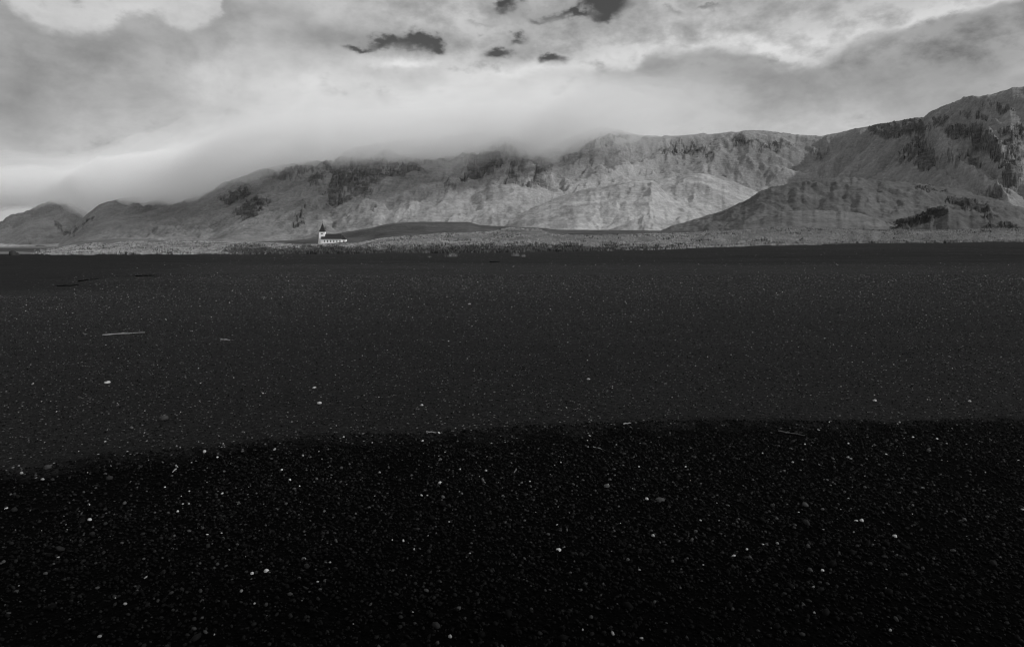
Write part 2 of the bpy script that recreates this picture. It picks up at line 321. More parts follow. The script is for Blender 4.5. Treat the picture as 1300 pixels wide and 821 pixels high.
def mat_terrain():
    m, nt, b = newmat('turf_and_basalt')
    tone = nt.attr('tone'); rock = nt.attr('rock')
    pos = nt.new('ShaderNodeNewGeometry').outputs['Position']
    n1 = nt.noise(pos, .16, 6, .62); n2 = nt.noise(nt.mp(pos, (1, 1, 5)), .035, 6, .65, .6); n3 = nt.noise(pos, .8, 4, .6)
    k = nt.m('MULTIPLY', nt.lin(n1, .3, .7, .80, 1.18), nt.lin(n2, .3, .7, .82, 1.16))
    k = nt.m('MULTIPLY', k, nt.lin(n3, .25, .75, .94, 1.06))
    strat = nt.noise(nt.mp(pos, (.35, .35, 3.2)), .06, 7, .75, 1.2)
    rk = nt.m('MULTIPLY', nt.lin(strat, .35, .65, -.35, .35), nt.m('MINIMUM', rock, 1.0))
    k = nt.m('MULTIPLY', k, nt.m('ADD', 1.0, rk))
    nt.l.new(nt.grey(nt.m('MULTIPLY', tone, k)), b.inputs['Base Color'])
    b.inputs['Roughness'].default_value = .95; b.inputs['Specular IOR Level'].default_value = .1
    hgt = nt.m('ADD', nt.m('MULTIPLY', n1, nt.m('ADD', 1.6, nt.m('MULTIPLY', rock, 5.0))), nt.m('MULTIPLY', strat, nt.m('MULTIPLY', rock, 14.0)))
    hgt = nt.m('ADD', hgt, nt.m('MULTIPLY', n2, 5.0))
    nt.l.new(nt.bump(hgt, .8, 1.1), b.inputs['Normal'])
    return m

def mat_gravel():
    """black volcanic beach: cell pattern of small stones, a few of them pale, wet and darker below the swash line"""
    m, nt, b = newmat('black_gravel')
    pos = nt.new('ShaderNodeNewGeometry').outputs['Position']
    sx = nt.new('ShaderNodeSeparateXYZ'); nt.l.new(pos, sx.inputs[0]); X, Y = sx.outputs[0], sx.outputs[1]
    fc = nt.new('ShaderNodeFloatCurve'); nt.put(fc.inputs['Value'], nt.lin(X, -14, 14, 0, 1))
    c = fc.mapping.curves[0]; pts = [((x + 14) / 28, (y - 4) / 4) for x, y in WET]
    c.points[0].location = pts[0]; c.points[1].location = pts[-1]
    for p in pts[1:-1]: c.points.new(*p)
    fc.mapping.update()
    wob = nt.noise(pos, 2.2, 5, .6)
    edge = nt.m('ADD', nt.m('MULTIPLY_ADD', fc.outputs[0], 4.0, 4.0), nt.lin(wob, .3, .7, -.26, .26))
    wet = nt.ss(nt.m('SUBTRACT', Y, edge), -.40, .12, 1, 0)
    def cells(scale, sel, hi, seed):
        v = nt.new('ShaderNodeTexVoronoi'); nt.put(v.inputs['Vector'], nt.mp(pos, (1, 1, 1), loc=(seed, seed, 0))); v.inputs['Scale'].default_value = scale
        s = nt.new('ShaderNodeSeparateColor'); nt.l.new(v.outputs['Color'], s.inputs[0])
        bright = nt.ss(s.outputs[0], sel, sel + .02); body = nt.ss(v.outputs['Distance'], .32, .55, 1, 0)
        return v.outputs['Distance'], s.outputs[1], nt.m('MULTIPLY', nt.m('MULTIPLY', bright, body), nt.m('MULTIPLY', s.outputs[2], hi)), nt.m('SUBTRACT', 1.0, body)
    d1, r1, p1, g1 = cells(42, .94, .20, 0.0)
    d2, r2, p2, g2 = cells(15, .975, .22, 3.7)
    d3, r3, p3, g3 = cells(5.0, .988, .30, 8.1)
    patch = nt.noise(nt.mp(pos, (.35, 1, 1)), .10, 5, .6); streak = nt.noise(nt.mp(pos, (.06, 1, 1)), .35, 5, .6)
    # smooth dark sand on the left; bank darkens a band across the far beach
    smooth_l = nt.m('MULTIPLY', nt.ss(nt.m('ADD', nt.m('MULTIPLY_ADD', Y, .42, X), nt.lin(patch, .3, .7, -9, 9)), -10, 4, 1, 0), nt.ss(Y, 23, 33))
    bank = nt.m('MULTIPLY', nt.ss(Y, 66, 84), nt.ss(Y, 118, 190, 1, .25))
    base = nt.m('MULTIPLY', nt.m('POWER', nt.lin(r1, 0, 1, .5, 1.7), 2.0), nt.lin(r2, 0, 1, .75, 1.25))
    base = nt.m('MULTIPLY', base, nt.lin(patch, .3, .7, .70, 1.28)); base = nt.m('MULTIPLY', base, nt.lin(streak, .3, .7, .72, 1.22))
    base = nt.m('MULTIPLY', base, nt.ss(Y, 6, 40, .0036, .0078))  # vignette painted into the gravel colour: darkens towards the camera
    base = nt.m('MULTIPLY', base, nt.m('SUBTRACT', 1.0, nt.m('MULTIPLY', smooth_l, .68)))
    base = nt.m('MULTIPLY', base, nt.m('SUBTRACT', 1.0, nt.m('MULTIPLY', bank, nt.lin(streak, .38, .62, .75, .10))))
    few = nt.m('SUBTRACT', 1.0, nt.m('MULTIPLY', nt.m('MAXIMUM', smooth_l, bank), .85))
    sp = nt.m('MULTIPLY', nt.m('ADD', nt.m('ADD', p1, nt.m('MULTIPLY', p2, nt.ss(Y, 9, 24))), nt.m('MULTIPLY', p3, nt.ss(Y, 24, 55))), few)
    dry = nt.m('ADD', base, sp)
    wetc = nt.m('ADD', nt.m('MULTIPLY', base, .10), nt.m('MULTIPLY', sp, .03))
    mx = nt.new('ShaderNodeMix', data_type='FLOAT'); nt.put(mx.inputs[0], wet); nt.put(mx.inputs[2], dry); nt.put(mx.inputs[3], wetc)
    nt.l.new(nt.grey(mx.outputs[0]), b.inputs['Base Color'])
    b.inputs['Roughness'].default_value = .8
    nt.put(b.inputs['Specular IOR Level'], nt.m('MULTIPLY_ADD', wet, -.05, .06))
    hh = nt.m('ADD', nt.m('MULTIPLY', d1, -.010), nt.m('MULTIPLY', d2, -.012))
    nt.l.new(nt.bump(hh, 1.0, 1.0), b.inputs['Normal'])
    return m
def mat_attr(name, rough, spec, k=1.0):
    m, nt, b = newmat(name); tone = nt.attr('tone')
    pos = nt.new('ShaderNodeNewGeometry').outputs['Position']
    n = nt.noise(pos, 90, 3)
    nt.l.new(nt.grey(nt.m('MULTIPLY', tone, nt.lin(n, .3, .7, .75 * k, 1.25 * k))), b.inputs['Base Color'])
    b.inputs['Roughness'].default_value = rough; b.inputs['Specular IOR Level'].default_value = spec; return m

M_TERR = mat_terrain(); M_GRAV = mat_gravel(); M_PEB = mat_attr('pebble_stone', .75, .05)
M_GRASS = mat_attr('dry_lyme_grass', .9, .1)
build_terrain()

# ------------------------------------------------------------------ beach sheet
def build_beach():
    ks = np.linspace(-1.5, 1.5, 700)
    Ys = np.concatenate([np.arange(-30, 2.4, 1.2), np.arange(2.4, 9, .035), 9 * (200 / 9) ** np.linspace(0, 1, 420)])
    K, Y = np.meshgrid(ks, Ys); X = K * (np.maximum(Y, 0) * .72 + 12)
    Z = z_beach(X, Y)
    o = mesh_np('beach', np.stack([X, Y, Z], -1).reshape(-1, 3), grid_faces(len(Ys), len(ks)), M_GRAV)
    tag(o, kind='structure')
build_beach()

# ------------------------------------------------------------------ loose pebbles lying on the beach
t_ = (1 + 5 ** .5) / 2
ICO_V = np.array([(-1,t_,0),(1,t_,0),(-1,-t_,0),(1,-t_,0),(0,-1,t_),(0,1,t_),(0,-1,-t_),(0,1,-t_),(t_,0,-1),(t_,0,1),(-t_,0,-1),(-t_,0,1)]) / math.sqrt(1 + t_ * t_)
ICO_F = np.array([(0,11,5),(0,5,1),(0,1,7),(0,7,10),(0,10,11),(1,5,9),(5,11,4),(11,10,2),(10,7,6),(7,1,8),(3,9,4),(3,4,2),(3,2,6),(3,6,8),(3,8,9),(4,9,5),(2,4,11),(6,2,10),(8,6,7),(9,8,1)])
def stones(name, X, Y, size, tone, label):
    n = len(X); Z = z_beach(X, Y)
    rot = RNG.uniform(0, 2 * math.pi, n); c, s = np.cos(rot), np.sin(rot)
    ax = RNG.uniform(.75, 1.35, n); ay = RNG.uniform(.6, 1.0, n); az = RNG.uniform(.5, .95, n)
    V = ICO_V[None] * (1 + RNG.uniform(-.16, .16, (n, 12, 1)))
    vx = V[:, :, 0] * (ax * size)[:, None]; vy = V[:, :, 1] * (ay * size)[:, None]; vz = V[:, :, 2] * (az * size)[:, None]
    tl = RNG.normal(0, .25, (n, 1)); vz = vz + vx * tl
    P = np.stack([X[:, None] + vx * c[:, None] - vy * s[:, None], Y[:, None] + vx * s[:, None] + vy * c[:, None], Z[:, None] + vz + (az * size * .35)[:, None]], -1)
    F = (ICO_F[None] + (np.arange(n) * 12)[:, None, None]).reshape(-1, 3)
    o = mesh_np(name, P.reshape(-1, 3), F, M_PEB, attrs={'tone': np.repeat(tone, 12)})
    tag(o, label, 'gravel', kind='stuff')
def scatter(n, y0, y1, powr=1.0, wid=.80):
    q = RNG.random(n); Y = (y0 ** (powr + 1) + q * (y1 ** (powr + 1) - y0 ** (powr + 1))) ** (1 / (powr + 1)) if powr != -1 else y0 * (y1 / y0) ** q
    X = RNG.uniform(-wid, wid, n) * (Y + .6); return X, Y
# wet stones between the camera and the swash line
X, Y = scatter(95000, 2.2, 7.6)
k = (Y < wet_y(X)) & ((vnoise(X * 1.1, Y * 1.1, 77) > .15) | (RNG.random(len(X)) < .5)) & (RNG.random(len(X)) < sm(2.2, 4.4, Y) * .85 + .15)
X, Y = X[k], Y[k]; n = len(X); r = RNG.random(n)
size = .0045 + .010 * RNG.random(n) ** 2.2; size = np.where(RNG.random(n) < .015, size * 1.9, size)
tone = np.where(r < .66, .0006 + .002 * RNG.random(n), np.where(r < .955, .003 + .018 * RNG.random(n) ** 2, np.where(r < .995, .02 + .05 * RNG.random(n), .16 + .26 * RNG.random(n))))
tone = tone * (.35 + .65 * sm(3.0, 5.4, Y))  # vignette put into the stone tone, darkest nearest the camera
stones('wet_gravel', X, Y, size, tone, 'wet black pebbles with scattered pale ones nearest the camera')
# dry gravel
X, Y = scatter(170000, 5.4, 46, .0)
k = (Y > wet_y(X)) & ((X + .42 * Y > -4 + RNG.normal(0, 4, len(X))) | (Y < 26)); X, Y = X[k], Y[k]; n = len(X); r = RNG.random(n)
size = (.0035 + .0065 * RNG.random(n) ** 2) * (.8 + Y / 22)
tone = np.where(r < .60, .004 + .010 * RNG.random(n), np.where(r < .91, .03 + .06 * RNG.random(n), np.where(r < .991, .12 + .16 * RNG.random(n), .4 + .35 * RNG.random(n))))
tone = tone * (.55 + .38 * sm(6, 26, Y))  # same painted vignette on the dry stones, darker towards the camera
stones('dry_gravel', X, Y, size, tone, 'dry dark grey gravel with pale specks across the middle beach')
X, Y = scatter(75000, 24, 150, -.2)
k = (X + .42 * Y > -4 + RNG.normal(0, 4, len(X))) | (Y < 26) | (RNG.random(len(X)) < .07); k &= (Y < 80) | (RNG.random(len(X)) < .25)
X, Y = X[k], Y[k]; n = len(X); r = RNG.random(n)
size = (.008 + .016 * RNG.random(n) ** 3) * (.6 + Y / 60)
tone = np.where(r < .5, .006 + .02 * RNG.random(n), np.where(r < .97, .05 + .07 * RNG.random(n), .2 + .4 * RNG.random(n)))
stones('far_gravel', X, Y, size, tone, 'sparse pale stones scattered over the far dark beach')

# ------------------------------------------------------------------ vegetation on the dunes
def gpos(px, py):      # place on the level beach seen at a photo position
    Y = EYE * FOC / (py - HY); X = (px - CX) / FOC * Y
    for _ in range(6):
        z = float(z_beach(np.array([X]), np.array([Y]))[0]); Y = (EYE - z) * FOC / (py - HY); X = (px - CX) / FOC * Y
    return X, Y, z
def tufts(name, X, Y, Z, hgt, tone, label, cat, nb=6, spread=.35, wid=.10):
    n = len(X); a = RNG.uniform(0, 2 * math.pi, (n, nb)); ln = RNG.uniform(.15, .75, (n, nb)); hh = hgt[:, None] * RNG.uniform(.55, 1.1, (n, nb))
    ox = RNG.normal(0, spread, (n, nb)); oy = RNG.normal(0, spread, (n, nb))
    w = wid * RNG.uniform(.6, 1.5, (n, nb)) * (hgt[:, None] / .9)
    bx = X[:, None] + ox * hgt[:, None]; by = Y[:, None] + oy * hgt[:, None]; bz = Z[:, None] - .06 + 0 * ox
    pa = a + RNG.uniform(-.6, .6, (n, nb)) + math.pi / 2
    v0 = np.stack([bx - np.cos(pa) * w, by - np.sin(pa) * w, bz], -1); v1 = np.stack([bx + np.cos(pa) * w, by + np.sin(pa) * w, bz], -1)
    m0 = np.stack([bx + np.cos(a) * ln * hh * .35 - np.cos(pa) * w * .8, by + np.sin(a) * ln * hh * .35 - np.sin(pa) * w * .8, bz + hh * .6], -1)
    m1 = np.stack([bx + np.cos(a) * ln * hh * .35 + np.cos(pa) * w * .8, by + np.sin(a) * ln * hh * .35 + np.sin(pa) * w * .8, bz + hh * .6], -1)
    tp = np.stack([bx + np.cos(a) * ln * hh, by + np.sin(a) * ln * hh, bz + hh], -1)
    V = np.stack([v0, v1, m1, m0, tp], 2).reshape(-1, 3); m_ = n * nb
    i = np.arange(m_) * 5
    F = np.concatenate([np.stack([i, i + 1, i + 2], -1), np.stack([i, i + 2, i + 3], -1), np.stack([i + 3, i + 2, i + 4], -1)])
    tn = np.repeat((tone[:, None] * RNG.uniform(.7, 1.3, (n, nb))).reshape(-1), 5)
    o = mesh_np(name, V, F, M_GRASS, attrs={'tone': tn}, smooth=False)
    tag(o, label, cat); return o
def veg():
    n = 330000
    Y = 174 + 313 * RNG.random(n) ** 1.2; u = RNG.uniform(-120, 1420, n); X = (u - CX) / FOC * Y
    Z, who, _ = terrain(X, Y); py = HY - (Z - EYE) / Y * FOC
    ft = foot_f(u) + 1.0 * fbm(u / 14, u * 0, 3, 300)
    top = top_f(u) + 2.5 * fbm(u / 20, u * 0, 3, 310)
    clump = fbm(X / 7, Y / 9, 4, 305)
    fn = fbm(u / 22, u * 0 + 4, 5, 320); front = (Y > 196 + 44 * np.clip(fn, -1, 1)) | ((Y > 176) & (RNG.random(n) < .03 + .6 * np.clip(clump - .05, 0, 1)))
    dark = (sm(270, 330, u) * (1 - sm(720, 900, u)) * sm(-11, -3.0, py - ft + 5 * fbm(u / 25, py * 0, 4, 331)) * .92 + sm(.1, .5, clump) * .3)
    dens = np.clip(.62 + 1.2 * clump, .1, 1) * (py > top) * sm(40, 100, u) * front
    keep = RNG.random(n) < dens
    isd = RNG.random(n) < dark
    lum = .17 + .28 * RNG.random(n) + .20 * clump + .12 * fbm(X / 40, Y / 30, 3, 306)
    lum = lum * (1 - .28 * sm(950, 1100, u))
    k = keep & ~isd
    o = tufts('dune_grass', X[k], Y[k], Z[k], .32 + .45 * RNG.random(k.sum()), np.clip(lum[k], .05, .6), 'pale dry grass and seed heads covering the dunes behind the beach', 'grass', nb=4, wid=.06); o['kind'] = 'stuff'
    k = keep & isd
    o = tufts('dune_scrub', X[k], Y[k], Z[k], .4 + .6 * RNG.random(k.sum()), .02 + .12 * RNG.random(k.sum()) ** 1.7, 'dark low scrub along the front of the dunes below the church', 'scrub', nb=4, spread=.5, wid=.11); o['kind'] = 'stuff'
foot_f = cur([(-900, 323), (60, 321), (300, 321), (400, 322), (560, 320), (700, 320), (820, 318), (950, 312), (1000, 309), (1300, 306), (2300, 304)])
top_f = cur([(-900, 316), (60, 317), (90, 311), (150, 308), (300, 304), (420, 300), (500, 297), (560, 292), (650, 287), (680, 288), (720, 296), (800, 297), (840, 294), (930, 290), (1000, 286), (1300, 286), (2300, 286)])
veg()

# ------------------------------------------------------------------ church
M_WHITE = simple('white_plaster', .86, .7, .05, 1.2)
M_ROOF = simple('dark_roof_metal', .02, .6, .3, 2)
M_DARK = simple('dark_glass', .02, .3, .2, 2, .5)
M_TRIM = simple('white_trim', .8, .6, .05, 4)
M_DOOR = simple('dark_door', .05, .6, .2, 4)
def z_at(X, Y): return float(terrain(np.array([[X]]), np.array([[Y]]))[0][0, 0])
def place(px, Y): X = (px - CX) / FOC * Y; return X, z_at(X, Y)
def church():
    Y = 590.0; X, _ = place(408, Y)
    zb = EYE + (HY - 309.0) / FOC * Y
    r = empty('church', (X, Y, zb), R(4)); tag(r, 'white church with dark pitched roof and pointed spire beyond the dunes', 'church')
    L, W, WH, RR = 20.5, 8.6, 3.9, 4.3      # nave length, width, wall height, roof rise
    w = MB(); w.box(0, L - 3.2, 0, W, -3, WH); w.add([(0, 0, WH), (0, W, WH), (0, W / 2, WH + RR)], [(0, 2, 1)])
    w.build('wall', M_WHITE, r)
    a = MB(); a.box(L - 3.2, L, 1.0, W - 1.0, -3, WH - .3); a.build('chancel', M_WHITE, r)
    o = .45
    rf = MB(); z0 = WH - o * RR / (W / 2) * .9
    rf.add([(-o, -o, z0), (-o, W + o, z0), (-o, W / 2, WH + RR), (L - 3.0, -o, z0), (L - 3.0, W + o, z0), (L - 4.2, W / 2, WH + RR),
            (-o, -o, z0 + .18), (-o, W + o, z0 + .18), (-o, W / 2, WH + RR + .2), (L - 3.0, -o, z0 + .18), (L - 3.0, W + o, z0 + .18), (L - 4.2, W / 2, WH + RR + .2)],
           [(0, 3, 5, 2), (1, 2, 5, 4), (6, 8, 11, 9), (7, 10, 11, 8), (0, 6, 9, 3), (1, 4, 10, 7), (0, 2, 8, 6), (1, 7, 8, 2), (9, 11, 10), (3, 9, 10, 4)])
    roof = rf.build('roof', M_ROOF, r)
    cr = MB(); zc = WH - .5
    cr.add([(L - 4.0, .6, zc), (L - 4.0, W - .6, zc), (L + .4, .6, zc), (L + .4, W - .6, zc), (L - 4.0, W / 2, zc + 3.6), (L - 2.2, W / 2, zc + 3.4)],
           [(0, 2, 5, 4), (1, 4, 5, 3), (2, 3, 5), (0, 1, 3, 2), (0, 4, 1)]); cr.build('chancel_roof', M_ROOF, r)
    fb = MB(); fb.box(-o, L - 3.0, -o - .06, -o + .02, z0 - .16, z0 + .10); fb.build('eaves_board', M_TRIM, r)
    # pointed windows along the side wall
    def win(x, y, z, ww, hh, ny=-1):
        f = MB(); d = ny * .07
        f.add([(x - ww/2 - .12, y + d, z - .12), (x + ww/2 + .12, y + d, z - .12), (x + ww/2 + .12, y + d, z + hh * .65), (x, y + d, z + hh + .18), (x - ww/2 - .12, y + d, z + hh * .65),
               (x - ww/2 - .12, y, z - .12), (x + ww/2 + .12, y, z - .12), (x + ww/2 + .12, y, z + hh * .65), (x, y, z + hh + .18), (x - ww/2 - .12, y, z + hh * .65)],
              [(0, 1, 2, 3, 4), (5, 6, 1, 0), (6, 7, 2, 1), (7, 8, 3, 2), (8, 9, 4, 3), (9, 5, 0, 4)])
        wf = f.build('window', M_TRIM, r)
        p = MB(); d2 = ny * .10
        p.add([(x - ww/2, y + d2, z), (x + ww/2, y + d2, z), (x + ww/2, y + d2, z + hh * .62), (x, y + d2, z + hh), (x - ww/2, y + d2, z + hh * .62),
               (x - ww/2, y + d, z), (x + ww/2, y + d, z), (x + ww/2, y + d, z + hh * .62), (x, y + d, z + hh), (x - ww/2, y + d, z + hh * .62)],
              [(0, 1, 2, 3, 4), (5, 6, 1, 0), (6, 7, 2, 1), (7, 8, 3, 2), (8, 9, 4, 3), (9, 5, 0, 4)]); p.build('pane', M_DARK, wf)
    for i in range(6): win(2.6 + i * 2.65, 0, 1.1, .8, 1.9)
    win(L - 1.5, 1.0, .9, .9, 1.8)
    # tower on the west gable
    T = 4.9; cy = W / 2; x0 = -2.4; x1 = x0 + T; TH = 9.9
    tw = MB(); tw.box(x0, x1, cy - T / 2, cy + T / 2, -3, TH); tower = tw.build('tower', M_WHITE, r)
    cor = MB(); cor.box(x0 - .18, x1 + .18, cy - T/2 - .18, cy + T/2 + .18, TH, TH + .22); cor.build('cornice', M_TRIM, tower)
    pn = MB(); pn.add([(x0 - .9, cy - T/2 - .5, -3), (x0 + .0, cy - T/2 - .5, -3), (x0 - .0, cy - T/2 - .5, 5.0), (x0 - .9, cy - T/2 + .4, -3), (x0, cy - T/2 + .4, -3), (x0, cy - T/2 + .4, 5.0)],
           [(0, 1, 2), (3, 5, 4), (0, 2, 5, 3), (1, 4, 5, 2), (0, 3, 4, 1)]); pn.build('buttress', M_WHITE, tower)
    for yy in (0,):
        lw = MB(); lw.box(x0 + T/2 - .75, x0 + T/2 + .75, cy - T/2 - .06, cy - T/2 - .01, TH - 2.0, TH - 1.1); lw.build('louvre', M_DARK, tower)
    lw = MB(); lw.box(x0 - .06, x0 - .01, cy - .6, cy + .6, TH - 2.6, TH - .9); lw.build('louvre', M_DARK, tower)
    dr = MB(); dr.box(x0 - .06, x0 - .01, cy - .9, cy + .9, 0, 2.6); dr.build('door', M_DOOR, tower)
    b = T / 2 + .35; cx = x0 + T / 2; zz = TH + .22
    sp = MB(); sp.add([(cx - b, cy - b, zz), (cx + b, cy - b, zz), (cx + b, cy + b, zz), (cx - b, cy + b, zz),
                       (cx - b * .62, cy - b * .62, zz + 2.0), (cx + b * .62, cy - b * .62, zz + 2.0), (cx + b * .62, cy + b * .62, zz + 2.0), (cx - b * .62, cy + b * .62, zz + 2.0), (cx, cy, zz + 7.8)],
           [(0, 1, 5, 4), (1, 2, 6, 5), (2, 3, 7, 6), (3, 0, 4, 7), (4, 5, 8), (5, 6, 8), (6, 7, 8), (7, 4, 8), (3, 2, 1, 0)])
    spire = sp.build('spire', M_ROOF, r)
    cs = MB(); cs.box(cx - .07, cx + .07, cy - .07, cy + .07, zz + 7.5, zz + 9.6); cs.box(cx - .5, cx + .5, cy - .06, cy + .06, zz + 8.75, zz + 8.9); cs.build('cross', M_ROOF, spire)
church()

def car():
    Y = 575.0; X, z = place(358, Y); z = max(z, EYE + (HY - 310.3) / FOC * Y)
    z = z_at(X, Y)
    r = empty('parked_car', (X, Y, z), R(8)); tag(r, 'small white car parked in the grass left of the church', 'car')
    s = [(-2.2, .35), (-2.15, .85), (-1.35, .98), (-.75, 1.5), (.85, 1.52), (1.7, 1.0), (2.2, .9), (2.25, .35)]
    b = MB(); n = len(s); b.add([(x, -.85, h) for x, h in s] + [(x, .85, h) for x, h in s], [tuple(range(n)), tuple(range(2 * n - 1, n - 1, -1))] + [(i, i + n, (i + 1) % n + n, (i + 1) % n) for i in range(n)])
    body = b.build('body', M_WHITE, r, bevel=.08)
    for y in (-.87, .86):
        g = MB(); g.add([(-1.15, y, 1.0), (1.45, y, 1.0), (.78, y, 1.42), (-.68, y, 1.42), (-1.15, y + .01, 1.0), (1.45, y + .01, 1.0), (.78, y + .01, 1.42), (-.68, y + .01, 1.42)], [(0, 1, 2, 3), (7, 6, 5, 4), (0,4,5,1),(1,5,6,2),(2,6,7,3),(3,7,4,0)]); g.build('window', M_DARK, r)
    for x in (-1.4, 1.4):
        for y in (-.8, .8):
            w = MB(); k = 16; vs = [(x + .34 * math.cos(i * 2 * math.pi / k), y + dy, .34 + .34 * math.sin(i * 2 * math.pi / k)) for dy in (-.11, .11) for i in range(k)]
            w.add(vs, [tuple(range(k)), tuple(range(2 * k - 1, k - 1, -1))] + [(i, i + k, (i + 1) % k + k, (i + 1) % k) for i in range(k)]); w.build('wheel', M_DOOR, r)
car()

def farmhouse():
    Y = 640.0; X, z = place(879, Y)
    z = z_at(X, Y) + .1
    r = empty('low_house', (X, Y, z), R(-6)); tag(r, 'long low white house with dark roof beside dark bushes at the mountain foot', 'house')
    w = MB(); w.box(-3.8, 3.8, -2.5, 2.5, -2, 2.0); w.add([(-3.8, -2.5, 2.0), (-3.8, 2.5, 2.0), (-3.8, 0, 3.1)], [(0, 2, 1)]); w.add([(3.8, -2.5, 2.0), (3.8, 2.5, 2.0), (3.8, 0, 3.1)], [(0, 1, 2)]); w.build('wall', M_WHITE, r)
    rf = MB(); rf.add([(-4.2, -3.0, 1.82), (4.2, -3.0, 1.82), (4.2, 0, 3.2), (-4.2, 0, 3.2), (-4.2, 3.0, 1.82), (4.2, 3.0, 1.82), (-4.2, -3.0, 2.0), (4.2, -3.0, 2.0), (4.2, 0, 3.4), (-4.2, 0, 3.4), (-4.2, 3.0, 2.0), (4.2, 3.0, 2.0)],
        [(0, 3, 2, 1), (3, 4, 5, 2), (6, 7, 8, 9), (9, 8, 11, 10), (0, 1, 7, 6), (4, 10, 11, 5), (0, 6, 9, 3), (3, 9, 10, 4), (1, 2, 8, 7), (2, 5, 11, 8)]); rf.build('roof', M_ROOF, r)
    for x in (-2.4, 2.6):
        g = MB(); g.box(x - .4, x + .4, -2.56, -2.505, .7, 1.5); g.build('window', M_DARK, r)
farmhouse()

def bush(px, Y, wid, hgt, label, tone=.03):
    X, z = place(px, Y); n = 420
    r = empty('bush', (X, Y, z)); tag(r, label, 'bush', 'dark bushes near the low house')
    a = RNG.uniform(0, 2 * math.pi, n); ph = np.arccos(RNG.uniform(0, 1, n)); rr = RNG.uniform(.45, 1.05, n) * (1 + .25 * np.sin(a * 3 + px))
    cx = wid / 2 * rr * np.sin(ph) * np.cos(a); cy = wid / 2 * rr * np.sin(ph) * np.sin(a); cz = hgt * .15 + hgt * .85 * rr * np.cos(ph)
    c = np.stack([cx, cy, cz], -1)[:, None, :]; q = RNG.normal(0, .28, (n, 4, 3))
    V = (c + q).reshape(-1, 3); i = np.arange(n) * 4
    F = np.concatenate([np.stack([i, i+1, i+2], -1), np.stack([i, i+2, i+3], -1), np.stack([i, i+3, i+1], -1)])
    mesh_np('foliage', V, F, M_GRASS, r, False, {'tone': np.repeat(tone * RNG.uniform(.5, 1.8, n), 4)})
    t = MB()
    for k in range(5):
        b = random.uniform(0, 6.28); t.add([(.08 * math.cos(s), .08 * math.sin(s), -.3) for s in (0, 2.1, 4.2)] + [(math.cos(b) * wid * .3, math.sin(b) * wid * .3, hgt * .7)], [(0, 1, 3), (1, 2, 3), (2, 0, 3)])
    t.build('stem', M_DOOR, r)
bush(829, 610, 3.4, 2.4, 'small rounded dark bush, leftmost of those left of the low house')
bush(845, 610, 5.6, 3.2, 'widest rounded dark bush, between the small leftmost bush and the low house')
bush(869, 632, 3.4, 2.6, 'dark bush touching the left end of the low house')
bush(889, 632, 4.6, 3.0, 'dark bush touching the right end of the low house')
bush(896, 655, 3.6, 3.4, 'dark bush a few metres right of the low house')
bush(1152, 560, 4.2, 2.2, 'low dark bush alone at the foot of the right-hand slope')

def plant(px, py, h, label, tone, n=26, cat='plant', name='beach_plant', wid=.02):
    X, Y, z = gpos(px, py)
    nX = X + RNG.normal(0, h * .3, n); nY = Y + RNG.normal(0, h * .3, n)
    o = tufts(name, nX - X, nY - Y, np.zeros(n), np.full(n, h) * RNG.uniform(.4, 1.1, n), np.full(n, tone), label, cat, nb=7, spread=.3, wid=wid)
    o.location = (X, Y, z)
plant(575, 327, 1.05, 'tall pale plant standing alone on the sand in front of the dune scrub', .20, 34, wid=.03)
plant(655, 325, .8, 'sprawling pale grass tuft at the dune front, right of the tall lone plant', .22, 40, name='grass_tuft', wid=.018)
plant(665, 326, .6, 'small pale grass tuft touching the right side of the sprawling one', .25, 20, name='grass_tuft', wid=.018)
plant(545, 326.5, .4, 'tiny pale grass tuft on sand left of the tall lone plant', .2, 12, name='grass_tuft', wid=.018)

# ------------------------------------------------------------------ driftwood and single stones
M_WOOD = simple('bleached_driftwood', .20, .85, .35, 12); M_WOODD = simple('dark_driftwood', .07, .85, .35, 12); M_WOODB = simple('black_driftwood', .004, .95, .35, 12, 0)
def stick(p0, p1, rad, mat, label, bend=.04, twigs=0, name='driftwood_stick'):
    a = Vector(gpos(*p0)); b = Vector(gpos(*p1)); d = b - a; L = d.length; ang = math.atan2(d.y, d.x)
    r = empty(name, a, ang); tag(r, label, 'driftwood', 'driftwood sticks on the beach')
    def tube(path, radii, nm, parent):
        k = 8; m = MB(); vs = []
        for i, (p, q) in enumerate(zip(path, radii)):
            t = (path[min(i + 1, len(path) - 1)] - path[max(i - 1, 0)]).normalized(); s = t.cross(Vector((0, 0, 1))).normalized(); up = s.cross(t)
            vs += [p + (s * math.cos(j * 2 * math.pi / k) + up * math.sin(j * 2 * math.pi / k)) * q * random.uniform(.85, 1.15) for j in range(k)]
        n = len(path)
        m.add(vs, [(i * k + j, i * k + (j + 1) % k, (i + 1) * k + (j + 1) % k, (i + 1) * k + j) for i in range(n - 1) for j in range(k)] + [tuple(range(k))[::-1], tuple(range((n - 1) * k, n * k))])
        return m.build(nm, mat, parent, True)
    N = 12; ph = random.uniform(0, 6)
    zg = [float(z_beach(np.array([a.x + d.x * i / N]), np.array([a.y + d.y * i / N]))[0]) - a.z for i in range(N + 1)]
    path = [Vector((L * i / N, bend * L * (math.sin(i / N * 3.1) + .3 * math.sin(i * .9 + ph)), zg[i] + rad * .8 + .3 * rad * math.sin(i + ph))) for i in range(N + 1)]
    tube(path, [rad * (1.1 - .6 * i / N) * random.uniform(.9, 1.1) for i in range(N + 1)], 'stem', r)
    for k in range(twigs):
        i = random.randint(3, 9); s = random.choice((-1, 1)); q = path[i]
        tube([q, q + Vector((.09 * L, s * .05 * L, rad)), q + Vector((.16 * L, s * .11 * L, 0))], [rad * .5, rad * .4, rad * .2], 'twig', r)
